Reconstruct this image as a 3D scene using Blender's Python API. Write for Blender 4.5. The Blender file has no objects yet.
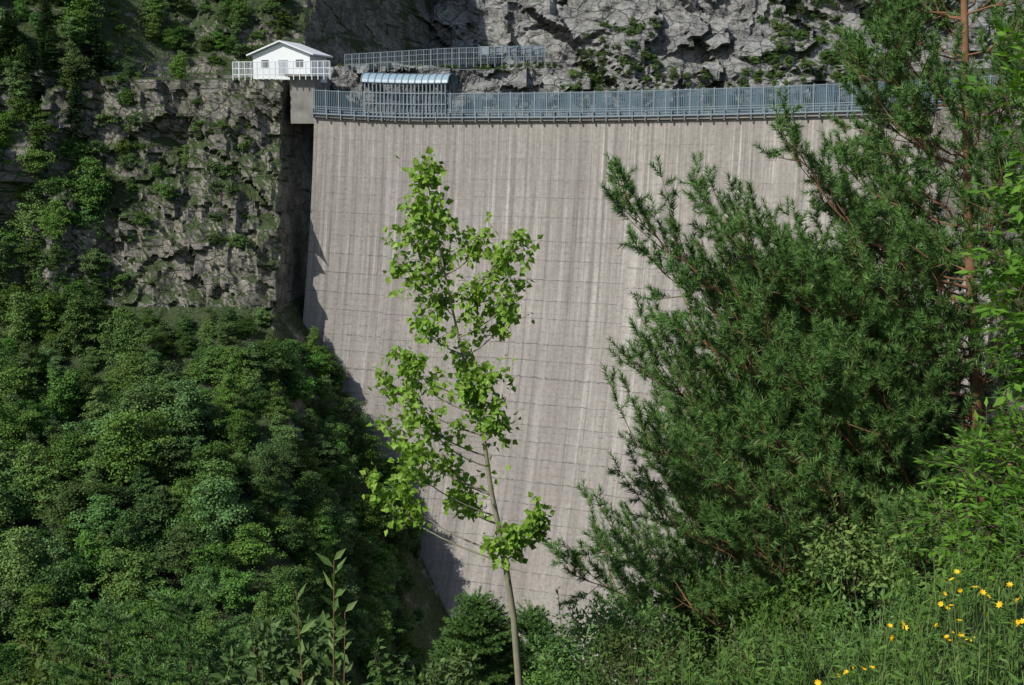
import bpy, math, random
import numpy as np
from mathutils import Vector
R = np.random.RandomState(7)
random.seed(7)
F = 1400.0
TH = math.atan(207.0/F)
def W(px, py, d):
    a=(px-512)/F; b=(342.5-py)/F
    t=d/(math.cos(TH)+b*math.sin(TH))
    return np.array([a*t, d, t*(-math.sin(TH)+b*math.cos(TH))])

# ---------------------------------------------------------------- noise
def _h(i,j,k):
    n=(i*73856093)^(j*19349663)^(k*83492791)
    n=(n^(n>>13))*1274126177 & 0xffffffff
    n=(n^(n>>16)) & 0xffffff
    return n/float(0xffffff)
def vn(P):
    P=np.asarray(P,float); I=np.floor(P).astype(np.int64); f=P-I; f=f*f*(3-2*f)
    r=0
    for a in (0,1):
        for b in (0,1):
            for c in (0,1):
                w=(f[...,0] if a else 1-f[...,0])*(f[...,1] if b else 1-f[...,1])*(f[...,2] if c else 1-f[...,2])
                r=r+w*_h(I[...,0]+a,I[...,1]+b,I[...,2]+c)
    return r
def fbm(P,o=5,g=0.5):
    P=np.asarray(P,float); s=0;a=1;t=0
    for i in range(o):
        s=s+a*vn(P*(2**i)+17.3*i); t+=a; a*=g
    return s/t
def ridged(P,o=5,g=0.55):
    P=np.asarray(P,float); s=0;a=1;t=0
    for i in range(o):
        s=s+a*(1-abs(2*vn(P*(2**i)+9.1*i)-1)); t+=a; a*=g
    return s/t
def cells(x,y,sd=0):
    ix=np.floor(x).astype(np.int64); iy=np.floor(y).astype(np.int64); best=np.full(x.shape,9.0); val=np.zeros(x.shape); gx=np.zeros(x.shape); gy=np.zeros(x.shape)
    for a in(-1,0,1):
        for b in(-1,0,1):
            cx=ix+a; cy=iy+b; z=np.full_like(cx,sd)
            px=cx+_h(cx,cy,z+1); py=cy+_h(cx,cy,z+2); d=(x-px)**2+(y-py)**2; m=d<best
            best=np.where(m,d,best); val=np.where(m,_h(cx,cy,z+3),val); gx=np.where(m,x-px,gx); gy=np.where(m,y-py,gy)
    return val+(gx*(val-0.5)+gy*(np.modf(val*7.7)[0]-0.6))*0.9
def nrm(v):
    v=np.asarray(v,float); return v/np.maximum(np.linalg.norm(v,axis=-1,keepdims=True),1e-9)
def sm(a,b,x):
    t=np.clip((x-a)/(b-a),0,1); return t*t*(3-2*t)

# ---------------------------------------------------------------- mesh helpers
class MB:
    def __init__(s): s.v=[]; s.f=[]; s.n=0; s.m=[]
    def add(s,V,Fc,mi=0):
        V=np.asarray(V,float).reshape(-1,3); Fc=np.asarray(Fc,int)
        s.v.append(V); s.f.append(Fc+s.n); s.m.append(np.full(len(Fc),mi)); s.n+=len(V)
    def mesh(s,name,mats,smooth=False,uv=None):
        me=bpy.data.meshes.new(name)
        V=np.concatenate(s.v); me.vertices.add(len(V)); me.vertices.foreach_set('co',V.ravel())
        loops=np.concatenate([f.ravel() for f in s.f])
        sizes=np.concatenate([np.full(len(f),f.shape[1]) for f in s.f])
        st=np.concatenate([[0],np.cumsum(sizes)[:-1]])
        me.loops.add(len(loops)); me.loops.foreach_set('vertex_index',loops.astype(np.int32))
        me.polygons.add(len(sizes)); me.polygons.foreach_set('loop_start',st.astype(np.int32))
        me.polygons.foreach_set('material_index',np.concatenate(s.m).astype(np.int32))
        me.polygons.foreach_set('use_smooth',np.full(len(sizes),smooth))
        if uv is not None:
            l=me.uv_layers.new(name='UVMap'); l.data.foreach_set('uv',np.asarray(uv)[loops].ravel())
        me.update(calc_edges=True)
        if not isinstance(mats,(list,tuple)): mats=[mats]
        for m in mats: me.materials.append(m)
        return me
    def obj(s,name,mats,smooth=False,parent=None,uv=None):
        o=bpy.data.objects.new(name,s.mesh(name,mats,smooth,uv)); bpy.context.collection.objects.link(o)
        if parent: o.parent=parent
        return o
    def box(s,c,d,rz=0,mi=0,base=False):
        x,y,z=np.array(d)/2.0
        V=np.array([[i*x,j*y,k*z] for i in(-1,1) for j in(-1,1) for k in(-1,1)])
        if base: V[:,2]+=z
        cr,sr=math.cos(rz),math.sin(rz)
        V=np.stack([V[:,0]*cr-V[:,1]*sr,V[:,0]*sr+V[:,1]*cr,V[:,2]],1)+np.array(c)
        s.add(V,[[0,1,3,2],[4,6,7,5],[0,4,5,1],[2,3,7,6],[0,2,6,4],[1,5,7,3]],mi)
    def tube(s,pts,rad,n=6,mi=0):
        pts=np.asarray(pts,float); m=len(pts)
        T=nrm(np.gradient(pts,axis=0)); up=np.array([0.13,0.21,0.97])
        if abs((T[0]*up).sum())>0.9: up=np.array([1.,0.1,0])
        A=nrm(np.cross(T,up)); B=np.cross(T,A)
        an=np.arange(n)*2*math.pi/n
        rad=np.asarray(rad,float)*np.ones(m)
        V=pts[:,None,:]+rad[:,None,None]*(np.cos(an)[None,:,None]*A[:,None,:]+np.sin(an)[None,:,None]*B[:,None,:])
        i=np.arange(m-1)[:,None]*n; j=np.arange(n)[None,:]; k=(j+1)%n
        Fc=np.stack([i+j,i+k,i+n+k,i+n+j],-1).reshape(-1,4)
        s.add(V.reshape(-1,3),Fc,mi)
    def leaves(s,C,D,N,L,Wd,mi=0,wide=0.42,fold=0.12):
        D=nrm(D); S=nrm(np.cross(D,N)); N=np.cross(S,D)
        L=np.asarray(L)*np.ones(len(C)); Wd=np.asarray(Wd)*np.ones(len(C))
        L=L[:,None]; Wd=Wd[:,None]
        V=np.stack([C,C+D*L*wide+S*Wd/2+N*Wd*fold,C+D*L,C+D*L*wide-S*Wd/2+N*Wd*fold],1).reshape(-1,3)
        s.add(V,np.arange(len(V)).reshape(-1,4),mi)
def empty(name,loc=(0,0,0)):
    o=bpy.data.objects.new(name,None); o.location=loc; bpy.context.collection.objects.link(o); return o
def grid(nu,nv):
    i=np.arange(nu-1)[:,None]*nv; j=np.arange(nv-1)[None,:]
    return np.stack([i+j,i+nv+j,i+nv+j+1,i+j+1],-1).reshape(-1,4)

# ---------------------------------------------------------------- materials
class NT:
    def __init__(s,name):
        s.mat=bpy.data.materials.new(name); s.mat.use_nodes=True; s.t=s.mat.node_tree
        s.b=s.t.nodes['Principled BSDF']; s.out=s.t.nodes['Material Output']
        s.b.inputs['Roughness'].default_value=0.85; s.b.inputs['Specular IOR Level'].default_value=0.22
    def n(s,typ,**kw):
        x=s.t.nodes.new(typ)
        for k,v in kw.items(): setattr(x,k,v)
        return x
    def put(s,sock,v):
        if isinstance(v,bpy.types.NodeSocket): s.t.links.new(v,sock)
        else: sock.default_value=v
    def math(s,op,a,b=0.0,c=0.0):
        x=s.n('ShaderNodeMath',operation=op); s.put(x.inputs[0],a); s.put(x.inputs[1],b)
        if op in('MULTIPLY_ADD','SMOOTH_MIN'): s.put(x.inputs[2],c)
        return x.outputs[0]
    def mr(s,v,a,b,c=0.0,d=1.0):
        x=s.n('ShaderNodeMapRange',interpolation_type='SMOOTHSTEP'); 
        for i,q in enumerate((v,a,b,c,d)): s.put(x.inputs[i],q)
        return x.outputs[0]
    def noise(s,vec,scale,detail=4,rough=0.55):
        x=s.n('ShaderNodeTexNoise'); x.inputs['Scale'].default_value=scale; x.inputs['Detail'].default_value=detail; x.inputs['Roughness'].default_value=rough
        if vec is not None: s.t.links.new(vec,x.inputs['Vector'])
        return x.outputs[0]
    def mix(s,f,a,b,blend='MIX'):
        x=s.n('ShaderNodeMix',data_type='RGBA',blend_type=blend)
        s.put(x.inputs[0],f); s.put(x.inputs[6],a); s.put(x.inputs[7],b); return x.outputs[2]
    def ramp(s,v,stops):
        x=s.n('ShaderNodeValToRGB'); s.put(x.inputs[0],v); e=x.color_ramp.elements
        while len(e)<len(stops): e.new(0.5)
        for q,(p,c) in zip(e,stops): q.position=p; q.color=c
        return x.outputs[0]
    def bump(s,h,st=0.5,dist=0.1):
        x=s.n('ShaderNodeBump'); x.inputs['Strength'].default_value=st; x.inputs['Distance'].default_value=dist
        s.t.links.new(h,x.inputs['Height']); s.t.links.new(x.outputs[0],s.b.inputs['Normal'])
    def comb(s,x,y,z=0.0):
        c=s.n('ShaderNodeCombineXYZ'); s.put(c.inputs[0],x); s.put(c.inputs[1],y); s.put(c.inputs[2],z); return c.outputs[0]
def C(r,g,b): return (r,g,b,1)
def leafmat(name,cols,trans=0.3,objvar=True,rough=0.5):
    m=NT(name); g=m.n('ShaderNodeNewGeometry'); v=g.outputs['Random Per Island']
    col=m.ramp(v,[(i/(len(cols)-1),C(*c)) for i,c in enumerate(cols)])
    if objvar:
        oi=m.n('ShaderNodeObjectInfo'); hs=m.n('ShaderNodeHueSaturation')
        m.put(hs.inputs['Color'],col); m.put(hs.inputs['Value'],m.mr(oi.outputs['Random'],0,1,0.65,1.4))
        m.put(hs.inputs['Hue'],m.math('MULTIPLY_ADD',m.math('FRACT',m.math('MULTIPLY',oi.outputs['Random'],7.3)),0.035,0.475))
        m.put(hs.inputs['Saturation'],m.math('MULTIPLY_ADD',m.math('FRACT',m.math('MULTIPLY',oi.outputs['Random'],13.7)),0.22,0.84))
        col=hs.outputs[0]
        m.b.inputs['Specular IOR Level'].default_value=0.12
    m.put(m.b.inputs['Base Color'],col); m.b.inputs['Roughness'].default_value=rough
    if trans>0:
        tr=m.n('ShaderNodeBsdfTranslucent'); 
        m.put(tr.inputs[0],m.mix(1.0,col,C(1.0,1.0,0.4),'MULTIPLY'))
        mx=m.n('ShaderNodeMixShader'); mx.inputs[0].default_value=trans
        m.t.links.new(m.b.outputs[0],mx.inputs[1]); m.t.links.new(tr.outputs[0],mx.inputs[2]); m.t.links.new(mx.outputs[0],m.out.inputs[0])
    return m.mat
def plain(name,c,rough=0.7,metal=0.0,var=0.15,scale=3.0):
    m=NT(name); tc=m.n('ShaderNodeTexCoord'); nz=m.noise(tc.outputs['Object'],scale,5)
    m.put(m.b.inputs['Base Color'],m.mix(nz,C(*[q*(1-var) for q in c]),C(*[min(1,q*(1+var)) for q in c])))
    m.b.inputs['Roughness'].default_value=rough; m.b.inputs['Metallic'].default_value=metal
    return m.mat

def dam_mat():
    m=NT('dam_concrete'); uv=m.n('ShaderNodeUVMap'); sp=m.n('ShaderNodeSeparateXYZ'); m.t.links.new(uv.outputs[0],sp.inputs[0])
    u,v=sp.outputs[0],sp.outputs[1]
    geo=m.n('ShaderNodeTexCoord')
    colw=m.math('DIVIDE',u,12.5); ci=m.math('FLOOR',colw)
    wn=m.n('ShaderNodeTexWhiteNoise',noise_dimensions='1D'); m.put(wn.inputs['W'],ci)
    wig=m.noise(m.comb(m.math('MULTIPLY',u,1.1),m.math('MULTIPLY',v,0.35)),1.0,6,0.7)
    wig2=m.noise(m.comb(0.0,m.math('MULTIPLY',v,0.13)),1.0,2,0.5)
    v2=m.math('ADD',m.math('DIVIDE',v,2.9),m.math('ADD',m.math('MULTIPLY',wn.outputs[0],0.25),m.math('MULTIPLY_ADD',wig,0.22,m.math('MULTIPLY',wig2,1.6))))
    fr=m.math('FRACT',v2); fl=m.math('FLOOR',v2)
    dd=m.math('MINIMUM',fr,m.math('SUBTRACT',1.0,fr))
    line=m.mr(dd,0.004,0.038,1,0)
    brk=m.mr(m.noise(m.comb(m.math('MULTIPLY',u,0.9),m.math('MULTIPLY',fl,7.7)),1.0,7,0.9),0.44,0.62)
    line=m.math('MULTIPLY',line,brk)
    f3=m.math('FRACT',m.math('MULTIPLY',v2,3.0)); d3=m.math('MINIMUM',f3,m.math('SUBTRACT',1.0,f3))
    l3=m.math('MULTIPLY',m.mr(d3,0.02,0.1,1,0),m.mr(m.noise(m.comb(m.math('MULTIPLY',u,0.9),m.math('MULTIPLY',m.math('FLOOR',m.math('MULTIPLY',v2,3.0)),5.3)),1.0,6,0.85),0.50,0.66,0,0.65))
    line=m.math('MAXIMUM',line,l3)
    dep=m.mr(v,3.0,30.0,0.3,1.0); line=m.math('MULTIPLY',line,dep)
    fu=m.math('FRACT',colw); du=m.math('MINIMUM',fu,m.math('SUBTRACT',1.0,fu))
    vj=m.math('MULTIPLY',m.mr(du,0.002,0.008,1,0),0.22)
    s0=m.noise(m.comb(m.math('MULTIPLY',u,0.16),m.math('MULTIPLY',v,0.01)),1.0,3,0.5)
    s1=m.noise(m.comb(m.math('MULTIPLY',u,0.7),m.math('MULTIPLY',v,0.016)),1.0,6,0.7)
    s2=m.noise(m.comb(m.math('MULTIPLY',u,2.0),m.math('MULTIPLY',v,0.03)),1.0,4,0.6)
    s3=m.noise(m.comb(m.math('ADD',m.math('MULTIPLY',u,1.3),40.0),m.math('MULTIPLY',v,0.025)),1.0,6,0.65)
    bl=m.noise(geo.outputs['Object'],0.10,6,0.6)
    gr=m.noise(geo.outputs['Object'],1.8,7,0.8)
    base=m.ramp(s1,[(0.32,C(0.245,0.226,0.208)),(0.50,C(0.32,0.298,0.276)),(0.66,C(0.43,0.407,0.38))])
    base=m.mix(m.mr(s0,0.35,0.7,0.45,0.0),base,C(0.215,0.198,0.183))
    base=m.mix(m.math('MULTIPLY',m.mr(s2,0.50,0.70),m.mr(v,0,45,0.75,0.14)),base,C(0.56,0.53,0.495))
    base=m.mix(m.math('MULTIPLY',m.mr(s3,0.54,0.32),m.mr(v,0,70,0.85,0.6)),base,C(0.145,0.135,0.127))
    base=m.mix(m.mr(bl,0.35,0.75,0,0.55),base,C(0.235,0.215,0.198))
    base=m.mix(1.0,base,m.ramp(gr,[(0.25,C(0.66,0.66,0.66)),(0.75,C(1.2,1.2,1.19))]),'MULTIPLY')
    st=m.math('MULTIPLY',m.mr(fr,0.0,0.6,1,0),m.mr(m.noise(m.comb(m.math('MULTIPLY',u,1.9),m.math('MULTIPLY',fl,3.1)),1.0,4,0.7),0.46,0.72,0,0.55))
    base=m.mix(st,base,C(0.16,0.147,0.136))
    base=m.mix(m.math('MULTIPLY',line,0.68),base,C(0.075,0.069,0.064))  # dark joint lines: shadows of the small lift ledges painted into the colour
    base=m.mix(vj,base,C(0.13,0.12,0.11))
    m.put(m.b.inputs['Base Color'],base); m.b.inputs['Roughness'].default_value=0.95
    h=m.math('SUBTRACT',m.math('MULTIPLY',gr,0.7),line); m.bump(h,0.6,0.2)
    return m.mat
def rock_mat(name,lo,hi,green=0.5,gcol=(0.035,0.055,0.015),zlim=0.45,scale=1.0):
    m=NT(name); tc=m.n('ShaderNodeTexCoord'); o=tc.outputs['Object']
    mp=m.n('ShaderNodeMapping'); m.t.links.new(o,mp.inputs[0]); mp.inputs['Scale'].default_value=(1,1,1.5); mp.inputs['Rotation'].default_value=(0.25,0.5,0)
    a=m.noise(mp.outputs[0],0.16*scale,9,0.7); b=m.noise(mp.outputs[0],1.1*scale,7,0.75)
    vo=m.n('ShaderNodeTexVoronoi',feature='DISTANCE_TO_EDGE'); vo.inputs['Scale'].default_value=0.22*scale
    nz=m.n('ShaderNodeTexNoise'); nz.inputs['Scale'].default_value=0.3*scale; nz.inputs['Detail'].default_value=6; m.t.links.new(o,nz.inputs['Vector'])
    vm=m.n('ShaderNodeVectorMath',operation='MULTIPLY_ADD'); m.t.links.new(nz.outputs[1],vm.inputs[0]); vm.inputs[1].default_value=(4/scale,4/scale,4/scale); m.t.links.new(mp.outputs[0],vm.inputs[2])
    m.t.links.new(vm.outputs[0],vo.inputs['Vector'])
    cr=m.mr(vo.outputs[0],0.0,0.06,1,0)
    col=m.ramp(a,[(0.32,C(*lo)),(0.5,C(*[(x+y)/2 for x,y in zip(lo,hi)])),(0.66,C(*hi))])
    col=m.mix(1.0,col,m.ramp(b,[(0.3,C(0.45,0.45,0.47)),(0.7,C(1.3,1.27,1.2))]),'MULTIPLY')
    col=m.mix(m.math('MULTIPLY',cr,0.5),col,C(0.05,0.048,0.045))
    g=m.n('ShaderNodeNewGeometry'); sp=m.n('ShaderNodeSeparateXYZ'); m.t.links.new(g.outputs['Normal'],sp.inputs[0])
    gn=m.noise(o,0.07,7,0.65)
    gm=m.mr(m.math('ADD',m.math('MULTIPLY',m.math('ABSOLUTE',sp.outputs[2]),0.7),m.math('MULTIPLY',gn,1.3)),zlim+0.45,zlim+0.6)
    gc=m.mix(b,C(*[q*0.45 for q in gcol]),C(*[q*1.8 for q in gcol]))
    col=m.mix(m.math('MULTIPLY',gm,green),col,gc)
    m.put(m.b.inputs['Base Color'],col); m.b.inputs['Roughness'].default_value=0.95
    m.bump(m.math('ADD',m.math('MULTIPLY',a,1.5),m.math('SUBTRACT',b,m.math('MULTIPLY',cr,0.5))),1.0,0.8)
    return m.mat
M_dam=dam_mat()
M_rock=rock_mat('limestone_rock',(0.17,0.175,0.18),(0.44,0.445,0.44),0.9,gcol=(0.045,0.07,0.02),zlim=0.76)
M_cliff=rock_mat('gorge_cliff_rock',(0.13,0.124,0.108),(0.46,0.44,0.395),0.9,gcol=(0.045,0.075,0.02),zlim=0.42,scale=1.5)
M_soil=rock_mat('bank_soil',(0.03,0.035,0.015),(0.07,0.08,0.03),1.0,gcol=(0.04,0.07,0.015),zlim=0.2,scale=6)
M_forest=leafmat('forest_leaves',[(0.036,0.088,0.016),(0.056,0.128,0.024),(0.088,0.172,0.032),(0.056,0.13,0.034)],0.0)
M_spruce=leafmat('spruce_needles',[(0.018,0.052,0.014),(0.028,0.075,0.020),(0.04,0.095,0.026)],0.0)
M_sap=leafmat('sapling_leaves',[(0.14,0.27,0.03),(0.22,0.38,0.05),(0.30,0.46,0.08),(0.18,0.31,0.04)],0.45,False,0.4)
M_pine=leafmat('pine_needles',[(0.042,0.10,0.022),(0.07,0.148,0.034),(0.115,0.205,0.048),(0.065,0.142,0.042)],0.0,False,0.45)
M_bush=leafmat('bush_leaves',[(0.055,0.115,0.028),(0.085,0.165,0.035),(0.12,0.21,0.05)],0.25)
M_shrub=leafmat('shrub_leaves',[(0.042,0.09,0.02),(0.065,0.125,0.026),(0.09,0.16,0.036)],0.0)
M_bright=leafmat('bright_leaves',[(0.08,0.20,0.02),(0.12,0.27,0.03),(0.18,0.34,0.045)],0.45,False)
M_grass=leafmat('grass_blades',[(0.065,0.135,0.03),(0.10,0.18,0.045),(0.15,0.215,0.065),(0.085,0.155,0.04)],0.3,False)
M_yel=leafmat('yellow_petals',[(0.75,0.46,0.01),(0.82,0.56,0.02)],0.2,False)
M_bark=plain('bark',(0.09,0.07,0.05),0.95,scale=12,var=0.5)
M_pbark=plain('pine_bark',(0.20,0.105,0.06),0.95,scale=14,var=0.5)
M_sbark=plain('sapling_bark',(0.20,0.19,0.13),0.8,scale=20,var=0.4)
M_steel=plain('painted_steel_blue_grey',(0.10,0.145,0.18),0.5,0.1)
M_steel2=plain('galvanised_steel',(0.20,0.24,0.27),0.5,0.2)
M_conc=plain('crest_concrete',(0.22,0.21,0.195),0.95,var=0.6,scale=0.7)
M_white=plain('white_render',(0.66,0.69,0.71),0.8,var=0.06)
M_roof=plain('light_metal_roof',(0.62,0.65,0.68),0.5,var=0.06)
M_dark=plain('dark_glass',(0.04,0.05,0.06),0.2)
M_door=plain('grey_door',(0.28,0.31,0.34),0.6)
M_plast=plain('roof_polycarbonate',(0.22,0.31,0.37),0.35,var=0.1)

# ---------------------------------------------------------------- dam
Lp=np.array([-30.,215.]); Rp=np.array([66.,153.]); ZT=2.0
ch=nrm(Rp-Lp); aw=np.array([-ch[1],ch[0]]); CL=np.linalg.norm(Rp-Lp); SE=0.88
BG=52
def zc(s):   # gentle camber of the crest
    s=np.asarray(s,float)
    return 0.75*np.clip((s-0.3)/0.56,0,1)**1.6+0.7*np.clip((0.14-s)/0.14,0,1)**1.5
def crest(s,off=0.0):   # off>0 = towards viewer (downstream)
    s=np.asarray(s,float)
    P=Lp+s[...,None]*(Rp-Lp)+aw*(BG*s*(1-s))[...,None]
    T=nrm((Rp-Lp)+aw*(BG*(1-2*s))[...,None]); Nn=np.stack([T[...,1],-T[...,0]],-1)
    return P+Nn*np.asarray(off)[...,None] if np.ndim(off) else P+Nn*off
def gb(v): return 0.065*v+0.0017*v*v
nu,nv=200,90
S=np.linspace(0,SE,nu); V=np.linspace(0,115,nv)
ss,vv=np.meshgrid(S,V,indexing='ij')
P=crest(ss)-aw*gb(vv)[...,None]
face=np.concatenate([P,(ZT+zc(ss)-vv)[...,None]],-1)
arc=np.concatenate([[0],np.cumsum(np.linalg.norm(np.diff(crest(S),axis=0),axis=1))])
disp=0.05*(fbm(np.stack([ss*60,vv*0.4,vv*0],-1),3)-0.5)
face[...,:2]-=aw*disp[...,None]
mb=MB(); mb.add(face.reshape(-1,3),grid(nu,nv)[:,::-1])
uv=np.stack([np.repeat(arc[:,None],nv,1),vv],-1).reshape(-1,2)
dam=empty('arch_dam')
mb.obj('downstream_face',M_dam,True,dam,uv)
mb=MB()
back=np.concatenate([crest(ss,-4.0)+aw*(0.12*vv)[...,None],(ZT+zc(ss)-vv)[...,None]],-1)
mb.add(back.reshape(-1,3),grid(nu,nv))
for k in (0,-1):
    q=np.stack([face[k],back[k]],0); mb.add(q.reshape(-1,3),grid(2,nv))
mb.obj('dam_body',M_conc,False,dam)
def strip(mb,s0,s1,o0,o1,z0,z1,n=80,mi=0):
    s=np.linspace(s0,s1,n); a=crest(s,o0); b=crest(s,o1); c=zc(s)
    ring=np.stack([np.c_[a,z0+c],np.c_[b,z0+c],np.c_[b,z1+c],np.c_[a,z1+c],np.c_[a,z0+c]],1)
    mb.add(ring.reshape(-1,3),grid(n,5),mi)
    mb.add(ring[0,:4],[[0,1,2,3]],mi); mb.add(ring[-1,:4],[[0,1,2,3]],mi)
mb=MB(); strip(mb,0,SE,-4.6,0.28,ZT,ZT+0.35); strip(mb,0.0,SE,0.3,0.55,ZT+0.1,ZT+0.5)
mb.obj('crest_slab',M_conc,False,dam)

def pathfence(mb,s0,s1,off,z0,h,bar=0.3,bw=0.07,post=2.4,rails=(1.0,),rw=0.09):
    n=int((s1-s0)*CL/bar)
    s=np.linspace(s0,s1,n); p=crest(s,off); t=crest(s+0.002,off)-p; an=np.arctan2(t[:,1],t[:,0]); c=zc(s)
    k=max(1,int(post/bar))
    for i in range(n):
        w=0.16 if i%k==0 else bw
        mb.box([p[i,0],p[i,1],z0+c[i]],[w,w if i%k==0 else 0.04,h*(1.0 if i%k else 1.03)],an[i],0 if i%k else 1,base=True)
    for r in rails:
        strip(mb,s0,s1,off-rw/2-0.04,off+rw/2+0.04,z0+h*r-rw,z0+h*r,60,1)
fence=empty('crest_safety_fence')
mb=MB()
pathfence(mb,0.0,SE,0.40,ZT+0.5,3.7,0.26,0.115,2.0,(0.07,0.16,0.26,0.34,0.98))
mb.obj('downstream_fence',[M_steel,M_steel2],False,fence)
mb=MB()
pathfence(mb,0.07,SE,-4.2,ZT+0.35,3.8,0.27,0.10,2.4,(0.3,0.34,0.8,1.0))
mb.obj('upstream_fence',[M_steel,M_steel],False,fence)
mb=MB()
for s in np.arange(0.0,SE,2.0/CL):
    p=crest(np.array(s),0.72); mb.box([p[0],p[1],ZT-0.1+float(zc(s))],[0.14,0.3,1.5],0,0,True)
strip(mb,0,SE,0.6,0.9,ZT+0.55,ZT+0.72,80)
mb.obj('walkway_brackets',M_steel2,False,fence)
gal=empty('covered_gallery')
mb=MB(); g0,g1=0.066,0.170
n=22; s=np.linspace(g0,g1,n)
for off in (0.62,-3.4):
    p=crest(s,off)
    for i in range(n):
        mb.box([p[i,0],p[i,1],ZT+0.35],[0.17,0.17,5.5],0,0,True)
    for z in (3.2,4.6,6.2,7.6): strip(mb,g0,g1,off-0.08,off+0.08,z-0.1,z+0.04,30)
mb.obj('gallery_frame',M_steel2,False,gal)
mb=MB(); an=np.linspace(0,math.pi,11); nn=40; s=np.linspace(g0-0.004,g1+0.004,nn)
ctr=-1.40; rad=2.3
V_=np.stack([np.c_[crest(s,np.full(nn,ctr+rad*math.cos(a))),7.65+zc(s)+1.45*math.sin(a)] for a in an],1)
mb.add(V_.reshape(-1,3),grid(nn,11)); 
mb.obj('gallery_roof',M_plast,True,gal)
mb=MB()
for i in range(0,nn,3):
    q=V_[i].copy(); q[:,2]+=0.04; mb.tube(q,0.09,5)
mb.obj('gallery_roof_ribs',M_steel2,False,gal)

# ---------------------------------------------------------------- left gorge hillside (sheet y=f(x,z))
def xedge(z): return np.where(z>-25,-35.0+0.02*(z+25),-35.6+(-25-z)*0.25)
def hill_base(x,z):
    y=np.where(z>10,216+(z-10)*1.15,np.where(z>-25,206+(z+25)*0.27,206+(z+25)*1.9))
    terr=np.clip((x+66)/12,0,1)
    y=y+16*sm(8.3,9.2,z)*terr
    y=y-np.clip(-64-x,0,100)*0.35*np.clip((z+60)/40,0,1)
    xe=xedge(z)+ (fbm(np.stack([z*0.12,z*0,z*0],-1),3)-0.5)*2.0
    k=np.where(z>10,4.5,np.where(z>-25,9.0,5.0))
    y=y+np.clip(x-xe,0,100)*k
    return y
def hill(x,z):
    y=hill_base(x,z)
    cl=np.clip(1-np.abs(z+8)/26,0,1); cl=np.maximum(cl,0.8*sm(12,20,z)*np.clip((x+66)/10,0,1))
    A=2.0+4.5*cl*np.clip((x+90)/30,0.2,1)
    P=np.stack([x*0.07,z*0.045,z*0],-1)
    y=y-(ridged(P,6)-0.55)*A*1.9
    wx=x+fbm(P*3,3)*6; wz=z+fbm(P*3+5,3)*6+x*0.25
    y=y-(cells(wx*0.16,wz*0.13)-0.5)*3.6*cl-(cells(wx*0.5,wz*0.36,7)-0.5)*1.3*(0.3+cl)
    y=y-(fbm(np.stack([x*0.5,z*0.5,x*0],-1),4)-0.5)*1.6
    return y
xs=np.concatenate([np.arange(-190,-70,2.0),np.arange(-70,-25,0.4),np.arange(-25,14,1.0)]); zs=np.concatenate([np.arange(-122,-34,1.4),np.arange(-34,36,0.45),np.arange(36,80,1.5)])
X,Z=np.meshgrid(xs,zs,indexing='ij'); Y=hill(X,Z)
mb=MB(); mb.add(np.stack([X,Y,Z],-1).reshape(-1,3),grid(len(xs),len(zs))[:,::-1])
mb.obj('gorge_hillside_terrain',M_cliff,False)

def mount(x,z):
    P=np.stack([x*0.02,z*0.026,z*0],-1)
    y=306+(z-5)*0.45-0.15*x
    y=y-(ridged(P+3.3,6,0.55)-0.6)*20
    wx=x+fbm(P*4,4)*22; wz=z+fbm(P*4+5,4)*16+x*0.35
    y=y-(cells(wx*0.07,wz*0.085,3)-0.5)*7-(cells(wx*0.2,wz*0.2,5)-0.5)*3.2
    y=y-(fbm(np.stack([x*0.4,z*0.35,z*0],-1),5,0.6)-0.5)*4.0
    return y
xs=np.concatenate([np.arange(-420,-120,6),np.arange(-120,160,0.7),np.arange(160,420,6)]); zs=np.concatenate([np.arange(-120,2,6),np.arange(2,48,0.55),np.arange(48,160,4)])
X,Z=np.meshgrid(xs,zs,indexing='ij')
mb=MB(); mb.add(np.stack([X,mount(X,Z),Z],-1).reshape(-1,3),grid(len(xs),len(zs))[:,::-1])
mb.obj('mountain_cliff',M_rock,False)

# right abutment rock
xs=np.arange(50,120,0.8); zs=np.arange(-110,9,0.8); X,Z=np.meshgrid(xs,zs,indexing='ij')
Y=167-(X-53)*0.8+np.clip(53-X,0,20)*3-Z*0.05+np.clip(Z-4-0.08*(X-52),0,50)*5
Y=Y-(ridged(np.stack([X*.08,Z*.06,Z*0],-1),6)-.55)*6-(cells(X*.2,Z*.15,9)-.5)*3
mb=MB(); mb.add(np.stack([X,Y,Z],-1).reshape(-1,3),grid(len(xs),len(zs))[:,::-1]); mb.obj('gorge_abutment_rock',M_cliff)

# rock terrace behind crest
nx,ny=180,60
a=np.linspace(-34,9,nx); b=np.linspace(0,1,ny)
A_,B_=np.meshgrid(a,b,indexing='ij')
H=11.0+0.6*np.sin(A_*0.2)+(fbm(np.stack([A_*0.3,B_*0,A_*0],-1),3)-0.5)*1.5
H=H*np.where(A_>2,1-sm(2,9.5,A_)*0.75,1)
zz=np.where(B_<0.6,-6+(H+6)*(B_/0.6),H+ (B_-0.6)*3)
yy=228+np.where(B_<0.6,B_*3,1.8+(B_-0.6)*80)-A_*0.2
nz=fbm(np.stack([A_*0.35,yy*0.1,zz*0.5],-1),5)-0.5
yy=yy-nz*4.5-(cells(A_*0.4,zz*0.4,2)-.5)*2.5; zz=zz+nz*0.8
mb=MB(); mb.add(np.stack([A_,yy,zz],-1).reshape(-1,3),grid(nx,ny)[:,::-1])
mb.obj('rock_terrace',M_rock,False)
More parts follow.
